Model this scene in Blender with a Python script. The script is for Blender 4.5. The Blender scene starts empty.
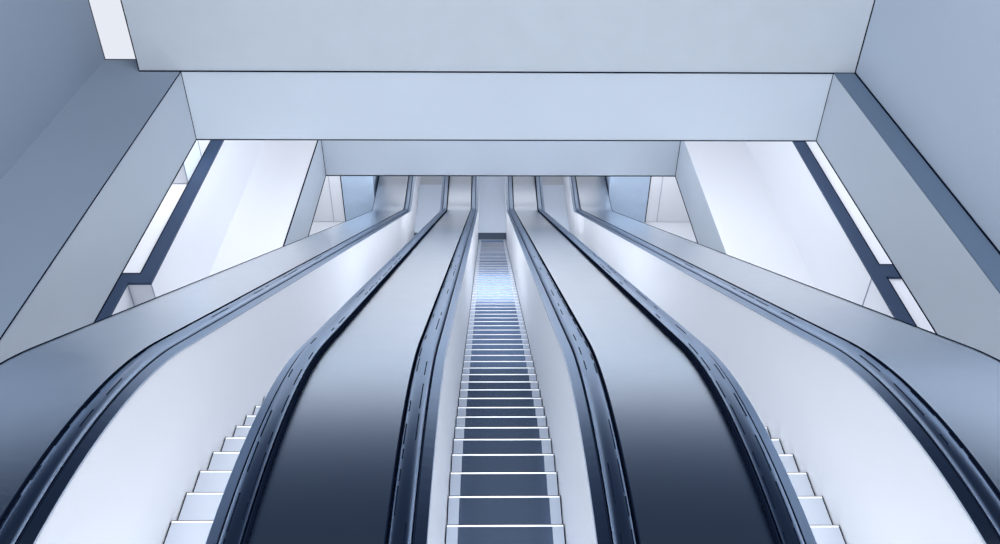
import bpy, bmesh, math, random
from mathutils import Matrix, Vector

# ------------------------------------------------------------------ camera, world, fill lights, exposure
S = bpy.context.scene
COL = S.collection
G = 18.2                                   # eye height above the lowest floor


def make_camera():
    th, yw, ro = (math.radians(a) for a in (37.1, 0.97, 0.6))
    R = Vector((math.cos(yw), -math.sin(yw), 0))
    Fh = Vector((math.sin(yw), math.cos(yw), 0))
    F = Fh * math.cos(th) + Vector((0, 0, -math.sin(th)))
    U = Fh * math.sin(th) + Vector((0, 0, math.cos(th)))
    R2 = R * math.cos(ro) + U * math.sin(ro)
    U2 = U * math.cos(ro) - R * math.sin(ro)
    cam = bpy.data.cameras.new('camera')
    cam.sensor_width = 36
    cam.lens = 866.5 / 1000 * 36
    cam.clip_start = 0.05
    cam.clip_end = 500
    o = bpy.data.objects.new('camera', cam)
    m = Matrix.Identity(4)
    for i in range(3):
        m[i][0] = R2[i]; m[i][1] = U2[i]; m[i][2] = -F[i]
    m[2][3] = G
    o.matrix_world = m
    COL.objects.link(o)
    S.camera = o


make_camera()
S.view_settings.view_transform = 'Standard'
S.view_settings.look = 'None'
S.view_settings.gamma = 1
S.view_settings.use_curve_mapping = False
S.view_settings.exposure = 0.0

W = bpy.data.worlds.new('world')
S.world = W
W.use_nodes = True
nt = W.node_tree
nt.nodes.clear()
tc = nt.nodes.new('ShaderNodeTexCoord')
sx = nt.nodes.new('ShaderNodeSeparateXYZ')
mr = nt.nodes.new('ShaderNodeMapRange')
mr.inputs['From Min'].default_value = -1
mr.inputs['From Max'].default_value = 1
cr = nt.nodes.new('ShaderNodeValToRGB')
WORLD_STOPS = [(0.0, (0.80, 0.83, 0.91)), (0.50, (0.80, 0.83, 0.91)), (0.55, (0.52, 0.58, 0.70)),
               (0.63, (0.13, 0.17, 0.25)), (0.75, (0.03, 0.045, 0.08)), (1.0, (0.012, 0.02, 0.04))]
el = cr.color_ramp.elements
el[0].position, el[0].color = WORLD_STOPS[0][0], (*WORLD_STOPS[0][1], 1)
el[1].position, el[1].color = WORLD_STOPS[-1][0], (*WORLD_STOPS[-1][1], 1)
for p, c in WORLD_STOPS[1:-1]:
    e = el.new(p); e.color = (*c, 1)
bg = nt.nodes.new('ShaderNodeBackground')
bg.inputs['Strength'].default_value = 1.0
wo = nt.nodes.new('ShaderNodeOutputWorld')
L = nt.links.new
L(tc.outputs['Generated'], sx.inputs[0]); L(sx.outputs['Z'], mr.inputs['Value'])
L(mr.outputs[0], cr.inputs[0]); L(cr.outputs[0], bg.inputs[0]); L(bg.outputs[0], wo.inputs[0])


def area(name, loc, size, power, color=(0.97, 0.98, 1.0), rot=(0, 0, 0)):
    d = bpy.data.lights.new(name, 'AREA')
    d.shape = 'RECTANGLE'
    d.size, d.size_y = size
    d.energy = power
    d.color = color
    o = bpy.data.objects.new(name, d)
    o.location = loc
    o.rotation_euler = rot
    COL.objects.link(o)
    return o


# unseen fill lights: added under the soffits, and above and behind the camera
area('soffit_fill', (-6.4, 14.5, G - 7.38), (2.2, 18), 85)
area('soffit_fill', (7.2, 14.5, G - 7.38), (2.2, 18), 75)
area('soffit_fill', (0.2, 22.6, G - 7.38), (3.4, 7), 300)  # lit soffit that the middle treads mirror as a white band
area('soffit_fill', (-3.6, 16.6, G - 7.38), (3.2, 5), 240)
area('soffit_fill', (3.9, 16.6, G - 7.38), (3.2, 5), 240)
area('soffit_fill', (-5.9, 24.6, G - 13.85), (1.2, 3.6), 130)
area('soffit_fill', (6.5, 24.6, G - 13.85), (1.2, 3.6), 130)
area('soffit_fill', (0.3, 33.5, G - 13.85), (9, 4), 60)
area('soffit_fill', (0.3, 23.7, G - 13.85), (9, 0.9), 260, rot=(math.radians(50), 0, 0))  # added fill, turned away so decks and treads don't mirror it
area('soffit_fill', (0.3, 34.2, G - 7.38), (14, 8), 1100)  # added to brighten the far floor that the decks reflect
area('upper_fill', (-6.0, -3.5, G + 5.5), (3, 9), 600, rot=(0, math.radians(-40), 0))  # unseen fills, no wall behind them, kept clear of deck reflections
area('upper_fill', (6.0, -3.5, G + 5.5), (3, 9), 600, rot=(0, math.radians(40), 0))
area('upper_fill', (0.0, -7.0, G + 4.0), (11, 5), 80, rot=(math.radians(55), 0, 0))
area('overhead_fill', (0.15, 4.0, G + 16.0), (12, 9), 9300)  # unseen fill added high up to whiten the side panels

# ------------------------------------------------------------------ materials


def mat(name, color, rough=0.6, metal=0.0, noise=0.0, nscale=3.0, spec=0.5, bump=0.0):
    m = bpy.data.materials.new(name)
    m.use_nodes = True
    n = m.node_tree
    b = n.nodes['Principled BSDF']
    b.inputs['Base Color'].default_value = (*color, 1)
    b.inputs['Roughness'].default_value = rough
    b.inputs['Metallic'].default_value = metal
    b.inputs['Specular IOR Level'].default_value = spec
    if noise or bump:
        t = n.nodes.new('ShaderNodeTexCoord')
        z = n.nodes.new('ShaderNodeTexNoise')
        z.inputs['Scale'].default_value = nscale
        z.inputs['Detail'].default_value = 5
        n.links.new(t.outputs['Object'], z.inputs['Vector'])
        if noise:
            r = n.nodes.new('ShaderNodeMix')
            r.data_type = 'RGBA'
            r.inputs['A'].default_value = (*[c * (1 - noise) for c in color], 1)
            r.inputs['B'].default_value = (*[min(1, c * (1 + noise)) for c in color], 1)
            n.links.new(z.outputs['Fac'], r.inputs['Factor'])
            n.links.new(r.outputs['Result'], b.inputs['Base Color'])
        if bump:
            bp = n.nodes.new('ShaderNodeBump')
            bp.inputs['Strength'].default_value = bump
            bp.inputs['Distance'].default_value = 0.01
            n.links.new(z.outputs['Fac'], bp.inputs['Height'])
            n.links.new(bp.outputs[0], b.inputs['Normal'])
    return m



def metal(name, color, rough):
    """satin metal without a long glare tail"""
    m = bpy.data.materials.new(name)
    m.use_nodes = True
    n = m.node_tree
    n.nodes.clear()
    g = n.nodes.new('ShaderNodeBsdfGlossy')
    g.distribution = 'BECKMANN'
    g.inputs['Roughness'].default_value = rough
    t = n.nodes.new('ShaderNodeTexCoord')
    z = n.nodes.new('ShaderNodeTexNoise')
    z.inputs['Scale'].default_value = 4
    n.links.new(t.outputs['Object'], z.inputs['Vector'])
    r = n.nodes.new('ShaderNodeMix')
    r.data_type = 'RGBA'
    r.inputs['A'].default_value = (*[c * 0.97 for c in color], 1)
    r.inputs['B'].default_value = (*[min(1, c * 1.03) for c in color], 1)
    n.links.new(z.outputs['Fac'], r.inputs['Factor'])
    n.links.new(r.outputs['Result'], g.inputs['Color'])
    o = n.nodes.new('ShaderNodeOutputMaterial')
    n.links.new(g.outputs[0], o.inputs['Surface'])
    return m


M = {
    'slab_top': mat('blue_grey_floor', (0.10, 0.133, 0.185), 0.75, noise=0.04, nscale=0.6),
    'slab': mat('pale_blue_plaster', (0.43, 0.485, 0.555), 0.7, noise=0.03, nscale=0.8),
    'soffit': mat('white_ceiling', (0.88, 0.90, 0.95), 0.7),
    'wall_back': mat('pale_concrete', (0.395, 0.44, 0.495), 0.7, noise=0.06, nscale=2.0),
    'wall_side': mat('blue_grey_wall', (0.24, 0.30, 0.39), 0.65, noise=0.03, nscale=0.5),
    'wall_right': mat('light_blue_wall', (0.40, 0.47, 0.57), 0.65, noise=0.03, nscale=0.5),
    'white': mat('white_floor', (0.60, 0.62, 0.66), 0.6),
    'parapet': mat('white_parapet', (0.66, 0.685, 0.73), 0.6),
    'navy': mat('navy_metal', (0.05, 0.08, 0.13), 0.5),
    'coping': mat('dark_coping', (0.035, 0.06, 0.115), 0.6, spec=0.2),
    'seam': mat('dark_joint', (0.004, 0.007, 0.016), 0.8, spec=0.0),
    'fine': mat('grey_joint', (0.25, 0.30, 0.38), 0.6),
    'deck': metal('satin_steel_deck', (0.92, 0.95, 1.0), 0.32),
    'panel': mat('white_side_panel', (0.91, 0.93, 0.965), 0.45, noise=0.01),
    'ledge': metal('blue_steel_ledge', (0.46, 0.54, 0.66), 0.3),
    'rail': metal('blue_handrail', (0.50, 0.58, 0.70), 0.3),
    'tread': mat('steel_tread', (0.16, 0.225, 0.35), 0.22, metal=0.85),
    'tread_sheen': mat('steel_tread_with_sheen', (0.38, 0.42, 0.49), 0.4, metal=0.25),  # outer treads: reflection of the white panels put into the colour
    'tread_side_sheen': mat('tread_side_reflection', (0.42, 0.48, 0.58), 0.4, metal=0.6),  # painted reflection of the white side panels along the tread ends
    'nosing': mat('white_nosing', (0.84, 0.86, 0.90), 0.4),
    'plate': mat('pale_landing_plate', (0.78, 0.85, 0.95), 0.45, metal=0.1),
    'grey': mat('grey_concrete', (0.33, 0.42, 0.54), 0.7, noise=0.10, nscale=3),
    'pale': mat('pale_blue_pier', (0.70, 0.78, 0.88), 0.6),
}

# ------------------------------------------------------------------ helpers


def link(name, bm, mats, parent=None, smooth=False):
    me = bpy.data.meshes.new(name)
    bmesh.ops.recalc_face_normals(bm, faces=bm.faces)
    bm.to_mesh(me)
    bm.free()
    for m in (mats if isinstance(mats, (list, tuple)) else [mats]):
        me.materials.append(m)
    if smooth:
        for p in me.polygons:
            p.use_smooth = True
    o = bpy.data.objects.new(name, me)
    COL.objects.link(o)
    if parent is not None:
        o.parent = parent
    return o


def box(bm, x0, x1, y0, y1, z0, z1, mi=0):
    """box in eye-relative heights; G is added here"""
    v = [bm.verts.new((x, y, z + G)) for x in (x0, x1) for y in (y0, y1) for z in (z0, z1)]
    q = [(0, 1, 3, 2), (4, 6, 7, 5), (0, 4, 5, 1), (2, 3, 7, 6), (0, 2, 6, 4), (1, 5, 7, 3)]
    for f in q:
        bm.faces.new([v[i] for i in f]).material_index = mi


def boxes(name, mats, lst, parent=None):
    bm = bmesh.new()
    for b in lst:
        box(bm, *b)
    return link(name, bm, mats, parent)


def structure(o):
    o['kind'] = 'structure'
    return o


T30 = math.tan(math.radians(30))


def path(Ztop, a, Zbot, R1, R2, y0, y1, seg=14):
    """(y, z, slope_angle) along: flat at Ztop, 30 degree incline z = a - T30*y, flat at Zbot"""
    th = math.radians(30)
    Y1 = (a - Ztop) / T30
    Y2 = (a - Zbot) / T30
    p = [(y0, Ztop, 0.0)]
    t1, t2 = R1 * math.tan(th / 2), R2 * math.tan(th / 2)
    for k in range(seg + 1):
        q = th * k / seg
        p.append((Y1 - t1 + R1 * math.sin(q), Ztop - R1 * (1 - math.cos(q)), q))
    cy, cz = Y2 + t2, Zbot + R2
    s2 = max(5, seg // 2)
    for k in range(s2 + 1):
        q = th * (1 - k / s2)
        p.append((cy - R2 * math.sin(q), cz - R2 * math.cos(q), q))
    p.append((y1, Zbot, 0.0))
    return p


def sweep(bm, prof, pth, x0=0.0, mi=0, closed=True):
    """prof: (dx, dn) points, dn measured along the normal of the path"""
    rows = []
    for (y, z, q) in pth:
        rows.append([bm.verts.new((x0 + dx, y + dn * math.sin(q), z + dn * math.cos(q) + G)) for dx, dn in prof])
    n = len(prof)
    for a, b in zip(rows[:-1], rows[1:]):
        for i in range(n if closed else n - 1):
            j = (i + 1) % n
            bm.faces.new([a[i], a[j], b[j], b[i]]).material_index = mi
    if closed:
        bm.faces.new(rows[0]).material_index = mi
        bm.faces.new(rows[-1][::-1]).material_index = mi


def zat(pth, y):
    for a, b in zip(pth[:-1], pth[1:]):
        if a[0] <= y <= b[0]:
            return a[1] + (b[1] - a[1]) * (y - a[0]) / (b[0] - a[0] + 1e-9)
    return pth[-1][1] if y > pth[-1][0] else pth[0][1]


XC, D = 0.145, 2.364
Y0, Y1E = 0.6, 30.6
DECK = path(-4.45, -1.90, -16.75, 6.2, 1.3, Y0, Y1E, 30)
STEP = path(-6.05, -3.25, -18.2, 6.0, 1.0, 0.0, 31.0, 28)

# ------------------------------------------------------------------ the building
OX0, OX1 = -5.09, 5.77      # the opening in the upper floor
BX0, BX1 = -5.0, 5.785      # the opening in the middle floor
ZA, ZAb = -6.05, -7.31
ZB, ZBb = -12.30, -13.75
ZF = -18.2


def slab(name, zt, zb, outer, opening, mats, extra=None):
    """floor slab as ONE mesh with an opening; 0 top, 1 opening faces, 2 soffit"""
    X0, X1, Ya, Yb = outer
    x0, x1, ya, yb = opening
    bm = bmesh.new()
    o = [(X0, Ya), (X1, Ya), (X1, Yb), (X0, Yb)] if extra is None else extra
    i = [(x0, ya), (x1, ya), (x1, yb), (x0, yb)]
    for z, mi in ((zt, 0), (zb, 2)):
        vo = [bm.verts.new((x, y, z + G)) for x, y in o]
        vi = [bm.verts.new((x, y, z + G)) for x, y in i]
        for k in range(4):
            j = (k + 1) % 4
            bm.faces.new([vo[k], vo[j], vi[j], vi[k]]).material_index = mi
        if z == zt:
            to, ti = vo, vi
    for k in range(4):
        j = (k + 1) % 4
        bm.faces.new([to[k], to[j], vo[j], vo[k]]).material_index = 1
        bm.faces.new([ti[k], ti[j], vi[j], vi[k]]).material_index = 1
    return structure(link(name, bm, mats))


# upper floor with its opening; the far strip on the left stops at the wall's end
slab('floor', ZA, ZAb, (-11.0, 11.5, -4.0, 13.98), (OX0, OX1, 1.4, 13.49), [M['slab_top'], M['slab'], M['soffit']])
# the part of the upper slab behind the back wall (roof of the middle storey)
structure(boxes('ceiling', M['soffit'], [(-5.77, 11.5, 13.99, 30.0, ZAb, ZA)]))
slab('floor', ZB, ZBb, (-11.0, 11.5, 2.0, 37.0), (BX0, BX1, 5.0, 23.10), [M['white'], M['slab'], M['soffit']])
structure(boxes('floor', M['white'], [(-11.0, 11.5, 14.0, 40.0, ZF - 0.3, ZF - 0.02)]))

structure(boxes('wall_back', M['wall_back'], [(-5.77, 6.125, 13.50, 13.96, ZA, -4.0)]))
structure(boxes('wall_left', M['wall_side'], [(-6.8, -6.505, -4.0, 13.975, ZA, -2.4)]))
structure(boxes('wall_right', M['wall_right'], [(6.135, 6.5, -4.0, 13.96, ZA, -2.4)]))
# dark strip between the right wall and the opening
structure(boxes('trim_1', M['navy'], [(OX1 + 0.006, 6.13, -4.0, 13.49, ZA, ZA + 0.012)]))

# dark joints along the edges of the upper opening and walls
j = 0.009
structure(boxes('trim_2', M['seam'], [
    (OX0 - 0.006, OX0 + 0.006, 1.4, 13.49, ZA - 0.006, ZA + 0.005),
    (OX0 - j, OX0 + j, 1.4, 13.49, ZAb - j, ZAb + j),
    (OX1 - j, OX1 + j, 1.4, 13.49, ZAb - j, ZAb + j),
    (OX0, OX1, 13.49 - j, 13.49 + j, ZAb - j, ZAb + j),
    (OX0 - j, OX0 + j, 13.49 - j, 13.49 + j, ZAb, ZA),
    (OX1 - j, OX1 + j, 13.49 - j, 13.49 + j, ZAb, ZA),
]))
structure(boxes('trim_3', M['seam'], [
    (-5.77, 6.125, 13.485, 13.50, ZA, ZA + 0.02),
    (-5.78, -5.765, 13.49, 13.505, ZA, -4.0),
    (6.12, 6.135, 13.485, 13.50, ZA, -4.0),
    (6.115, 6.135, -4.0, 13.49, ZA, ZA + 0.03),
    (-6.515, -6.50, 13.965, 13.985, ZA, -2.4),
    (-6.5, -5.77, 13.965, 13.985, ZA - 0.01, ZA + 0.006),
]))
j = 0.014
structure(boxes('trim_4', M['seam'], [
    (BX0 - j, BX0 + j, 5.0, 23.1, ZB - j, ZB + j),
    (BX0 - j, BX0 + j, 5.0, 23.1, ZBb - j, ZBb + j),
    (BX1 - j, BX1 + j, 5.0, 23.1, ZBb - j, ZBb + j),
    (BX0, BX1, 23.1 - j, 23.1 + j, ZBb - j, ZBb + j),
    (BX0 - j, BX0 + j, 23.1 - j, 23.1 + j, ZBb, ZB),
    (BX1 - j, BX1 + j, 23.1 - j, 23.1 + j, ZBb, ZB),
]))

# middle storey: white parapets with dark copings on either side of the opening
ZL = -10.3
CT = 0.06
structure(boxes('wall_left', [M['parapet'], M['soffit']], [
    (-9.6, -6.52, 13.30, 24.5, ZB, ZL - CT - 0.01),
    (-9.6, -6.97, 4.0, 13.30, ZB, ZL - CT - 0.01),
    (-9.6, -6.80, 13.5, 24.5, ZL - CT - 0.01, ZL - CT, 1),
    (-9.6, -7.2, 4.0, 13.3, ZL - CT - 0.01, ZL - CT, 1)]))
structure(boxes('wall_right', [M['parapet'], M['soffit']], [(7.58, 10.2, 4.0, 24.5, ZB, ZL - CT - 0.01),
    (7.84, 10.2, 4.0, 24.5, ZL - CT - 0.01, ZL - CT, 1)]))
structure(boxes('trim_5', [M['coping'], M['seam']], [
    (-6.79, -6.51, 13.28, 24.5, ZL - CT, ZL),
    (-7.6, -6.79, 13.28, 13.56, ZL - CT, ZL),
    (-7.6, -6.96, 4.0, 13.28, ZL - CT, ZL),
    (-6.81, -6.79, 13.56, 24.5, ZL - CT, ZL + 0.006, 1),
    (-7.4, -6.79, 13.56, 13.58, ZL - CT, ZL + 0.006, 1)]))
structure(boxes('trim_6', [M['coping'], M['seam']], [
    (7.56, 7.83, 4.0, 24.5, ZL - CT, ZL),
    (7.83, 8.6, 13.47, 13.86, ZL - CT, ZL),
    (7.83, 7.85, 4.0, 13.47, ZL - CT, ZL + 0.006, 1),
    (7.83, 7.85, 13.86, 24.5, ZL - CT, ZL + 0.006, 1),
    (7.83, 8.6, 13.86, 13.88, ZL - CT, ZL + 0.006, 1)]))
# hairline joints in the white parapet faces
structure(boxes('trim_7', M['fine'], [
    (-6.525, -6.512, 13.285, 13.31, ZB, ZL - CT),
    (-6.975, -6.962, 13.26, 13.285, ZB, ZL - CT),
    (7.568, 7.58, 13.49, 13.515, ZB, ZL - CT)]))

# lower storey: grey end piers beside white end walls
YE = 27.2
structure(boxes('wall_back', M['grey'], [(-5.36, -4.2, YE, 30.5, ZF, ZBb)]))
structure(boxes('wall_back', M['grey'], [(4.45, 5.92, YE, 30.5, ZF, ZBb)]))
structure(boxes('wall_back', M['white'], [(-9, -5.36, YE + 0.01, 28.4, ZF, ZBb)]))
structure(boxes('wall_back', M['white'], [(5.92, 9, YE + 0.01, 28.4, ZF, ZBb)]))
structure(boxes('trim_8', M['seam'], [
    (-5.375, -5.35, YE - 0.02, YE, ZF, ZBb),
    (5.91, 5.935, YE - 0.02, YE, ZF, ZBb)]))
structure(boxes('trim_9', M['fine'], [
    (-5.81, -5.795, YE - 0.01, YE + 0.01, ZF, ZBb),
    (6.355, 6.37, YE - 0.01, YE + 0.01, ZF, ZBb)]))


# pale pier standing behind the left coping
pier = boxes('pier', [M['white'], M['fine'], M['pale']], [
    (-9.0, -6.83, 17.00, 18.16, ZL - CT + 0.03, ZL + 2.4),
    (-6.83, -6.82, 17.02, 18.14, ZL - CT + 0.03, ZL + 2.4, 2),
    (-6.83, -6.815, 16.99, 17.02, ZL - CT + 0.03, ZL + 2.4, 1),
    (-6.83, -6.815, 18.14, 18.17, ZL - CT + 0.03, ZL + 2.4, 1)])
pier['label'] = 'pale blue pier standing behind the dark coping on the left'
pier['category'] = 'pier'

# ------------------------------------------------------------------ escalators


def arclen_positions(pth, yref, pitch, ylo, yhi):
    """points along the path, a fixed arc pitch apart, one of them at yref"""
    d = []
    s = 0
    fine = []
    for a, b in zip(pth[:-1], pth[1:]):
        L_ = math.hypot(b[0] - a[0], b[1] - a[1])
        n = max(1, int(L_ / 0.02))
        for k in range(n):
            f = k / n
            fine.append((s + L_ * f, a[0] + (b[0] - a[0]) * f, a[1] + (b[1] - a[1]) * f))
        s += L_
    sref = min(fine, key=lambda p: abs(p[1] - yref))[0]
    out = []
    k0 = -int(sref / pitch)
    i = 0
    k = k0
    while True:
        t = sref + k * pitch
        if t >= s:
            break
        while i < len(fine) - 1 and fine[i + 1][0] < t:
            i += 1
        y, z = fine[i][1], fine[i][2]
        if ylo <= y <= yhi:
            out.append((y, z))
        k += 1
    return out


HW = 0.515


def make_step(m):
    """far edge of the tread at the origin; returns tread mesh and nosing mesh"""
    w = HW - 0.006
    bm = bmesh.new()

    def b(x0, x1, y0, y1, z0, z1, mi=0):
        box(bm, x0, x1, y0, y1, z0 - G, z1 - G, mi)
    b(-w + 0.105, w - 0.105, -0.372, -0.024, -0.022, 0.0)
    b(-w + 0.010, -w + 0.105, -0.372, -0.024, -0.022, 0.0, 2)  # end strips carry the painted panel reflection
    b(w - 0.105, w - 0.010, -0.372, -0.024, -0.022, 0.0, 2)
    b(-w, -w + 0.010, -0.372, 0.0, -0.022, 0.001, 1)
    b(w - 0.010, w, -0.372, 0.0, -0.022, 0.001, 1)
    # curved riser under the far edge
    prof = [(-0.002, -0.022), (-0.012, -0.07), (-0.026, -0.12), (-0.034, -0.160)]
    v = [[bm.verts.new((x, y, z)) for (y, z) in prof] + [bm.verts.new((x, y - 0.02, z)) for (y, z) in prof[::-1]] for x in (-w, w)]
    n = len(v[0])
    for i in range(n):
        k = (i + 1) % n
        bm.faces.new([v[0][i], v[0][k], v[1][k], v[1][i]]).material_index = 0
    bm.faces.new(v[0]); bm.faces.new(v[1][::-1])
    tread = link('step', bm, [M[m], M['seam'], M['tread_sheen' if m == 'tread_sheen' else 'tread_side_sheen']])
    bm = bmesh.new()
    b2 = lambda x0, x1, y0, y1, z0, z1, mi: box(bm, x0, x1, y0, y1, z0 - G, z1 - G, mi)
    b2(-w + 0.010, w - 0.010, -0.024, -0.008, -0.020, 0.003, 0)
    b2(-w + 0.010, w - 0.010, -0.008, 0.0, -0.021, 0.002, 1)
    nos = link('nosing', bm, [M['nosing'], M['seam']], tread)
    return tread, nos


def handrail_profile(side):
    """rounded rail, 0.150 wide, between offsets 0.602 and 0.752"""
    c, hw, h = 0.6795, 0.0765, 0.062
    pts = []
    n = 14
    for k in range(n + 1):
        a = math.pi * k / n
        ca, sa = math.cos(a), math.sin(a)
        pts.append((c + hw * math.copysign(abs(ca) ** 0.75, ca), 0.005 + h * abs(sa) ** 0.75))
    return [(side * x, z) for x, z in pts]


def make_escalator(ci, label, yref, proto_step):
    xc = XC + ci * D
    root = bpy.data.objects.new('escalator', None)
    root.location = (xc, 3.0, 0)
    root.empty_display_size = 0.5
    COL.objects.link(root)
    root['label'] = label
    root['category'] = 'escalator'
    root['group'] = 'parallel escalators going down the atrium'
    inv = Matrix.Translation((-xc, -3.0, 0))

    def part(name, bm, mats, smooth=False):
        bmesh.ops.transform(bm, matrix=Matrix.Translation((0, -3.0, 0)), verts=bm.verts)
        return link(name, bm, mats, root, smooth)

    rnd = random.Random(7 + ci)
    for s in (-1, 1):
        # vertical side panel from below the steps up to the ledge
        bm = bmesh.new()
        rows = []
        for (y, z, q) in DECK:
            zb = zat(STEP, y) - 0.30
            rows.append([bm.verts.new((s * x, y, zz + G)) for x, zz in
                         ((HW, z - 0.004), (HW, zb), (HW + 0.02, zb), (HW + 0.02, z - 0.004))])
        for a, b in zip(rows[:-1], rows[1:]):
            for i in range(4):
                k = (i + 1) % 4
                bm.faces.new([a[i], a[k], b[k], b[i]])
        bm.faces.new(rows[0]); bm.faces.new(rows[-1][::-1])
        part('side_panel', bm, M['panel'])
        # ledge between side panel and rail
        bm = bmesh.new()
        sweep(bm, [(s * (HW + 0.001), -0.004), (s * 0.590, 0.022), (s * 0.590, -0.05), (s * (HW + 0.001), -0.03)], DECK)
        sweep(bm, [(s * (HW - 0.004), -0.012), (s * (HW + 0.001), -0.002), (s * (HW + 0.001), -0.012)], DECK, mi=1)
        part('ledge', bm, [M['ledge'], M['fine']])
        # black guide under the rail
        bm = bmesh.new()
        sweep(bm, [(s * 0.592, 0.026), (s * 0.599, 0.026), (s * 0.599, 0.008), (s * 0.760, 0.008), (s * 0.760, 0.058), (s * 0.767, 0.058), (s * 0.767, -0.05), (s * 0.590, -0.05)], DECK)
        part('rail_guide', bm, M['seam'])
        bm = bmesh.new()
        sweep(bm, handrail_profile(s), DECK)
        smooth_n = len(bm.faces)
        # worn black dashes along the rail
        for lane, dens in ((0.648, .5), (0.722, .75)):
            h = 0.004 + 0.062 * math.sqrt(1 - (abs(lane - 0.6795) / 0.0765) ** (8 / 3)) ** 0.75
            y = Y0 + 0.3
            while y < 12:
                l = rnd.uniform(0.08, 0.5)
                if rnd.random() < dens:
                    sub = []
                    n = max(2, int(l / 0.08) + 1)
                    for k in range(n):
                        yy = y + l * k / (n - 1)
                        z = zat(DECK, yy)
                        q = math.atan2(zat(DECK, yy - .05) - zat(DECK, yy + .05), .1)
                        sub.append((yy, z, q))
                    x = lane + rnd.uniform(-0.004, 0.004)
                    sweep(bm, [(s * (x - 0.004), h), (s * (x + 0.004), h), (s * (x + 0.004), h + 0.004), (s * (x - 0.004), h + 0.004)], sub, mi=1)
                y += l + rnd.uniform(0.03, 0.25)
        part('handrail', bm, [M['rail'], M['seam']], True)

    # landing plates with comb
    places = arclen_positions(STEP, yref, 0.396, 3.38, 26.40)
    lasty = places[-1][0]
    bm = bmesh.new()
    box(bm, -HW, HW, 26.46, 31.0 if ci == 0 else 29.85, ZF - 0.02, ZF + 0.012)
    part('landing_plate', bm, M['plate'])
    bm = bmesh.new()
    box(bm, -HW, HW, lasty + 0.01, 26.46, ZF - 0.02, ZF + 0.008)
    part('comb', bm, M['navy'])
    bm = bmesh.new()
    box(bm, -HW, HW, 1.4, 2.9, ZA - 0.05, ZA + 0.012)
    part('landing_plate', bm, M['plate'])
    bm = bmesh.new()
    box(bm, -HW, HW, 2.9, 2.98, ZA - 0.05, ZA + 0.010)
    part('comb', bm, M['ledge'])

    t0, n0 = proto_step
    first = not t0.get('used')
    for (y, z) in places:
        if first:
            t, n = t0, n0
            first = False
            t0['used'] = 1
        else:
            t = t0.copy(); n = n0.copy()
            COL.objects.link(t); COL.objects.link(n)
            n.parent = t
        t.parent = root
        t.location = (0, y - 3.0, z + G)
    return root


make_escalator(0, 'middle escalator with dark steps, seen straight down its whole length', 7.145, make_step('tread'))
ps = make_step('tread_sheen')
make_escalator(-1, 'left escalator, steps coloured pale for panel reflection, half hidden behind its right handrail', 7.19, ps)
make_escalator(1, 'right escalator, steps coloured pale for panel reflection, half hidden behind its left handrail', 7.12, ps)
for o in bpy.data.objects:
    if 'used' in o:
        del o['used']

# ------------------------------------------------------------------ metal decks between and beside the escalators


def deck(x0, x1, label, edge=None):
    bm = bmesh.new()
    dep = 2.2
    rows = []
    for (y, z, q) in DECK:
        zb = max(z - dep, ZF)
        rows.append([bm.verts.new((x, y, zz + G)) for x, zz in
                     ((x0, z - .006), (x0, z), (x0 + .006, z), (x1 - .006, z), (x1, z), (x1, z - .006), (x1, zb), (x0, zb))])
    for a, b in zip(rows[:-1], rows[1:]):
        for i in range(8):
            k = (i + 1) % 8
            bm.faces.new([a[i], a[k], b[k], b[i]])
    bm.faces.new(rows[0]); bm.faces.new(rows[-1][::-1])
    o = link('escalator_deck', bm, M['deck'], None, True)
    o['label'] = label
    o['category'] = 'metal deck'
    o['group'] = 'metal decks along the escalators'
    if edge:
        bm = bmesh.new()
        sweep(bm, [(edge - .008, -0.012), (edge + .008, -0.012), (edge + .008, 0.006), (edge - .008, 0.006)], DECK)
        link('edge_strip', bm, M['seam'], o)


deck(XC - D + 0.768, XC - 0.768, 'wide metal deck between the left and the middle escalator')
deck(XC + 0.768, XC + D - 0.768, 'wide metal deck between the middle and the right escalator')
deck(XC - 4.23, XC - D - 0.768, 'metal deck along the outer side of the left escalator', XC - 4.23)
deck(XC + D + 0.768, XC + 4.23, 'metal deck along the outer side of the right escalator', XC + 4.23)
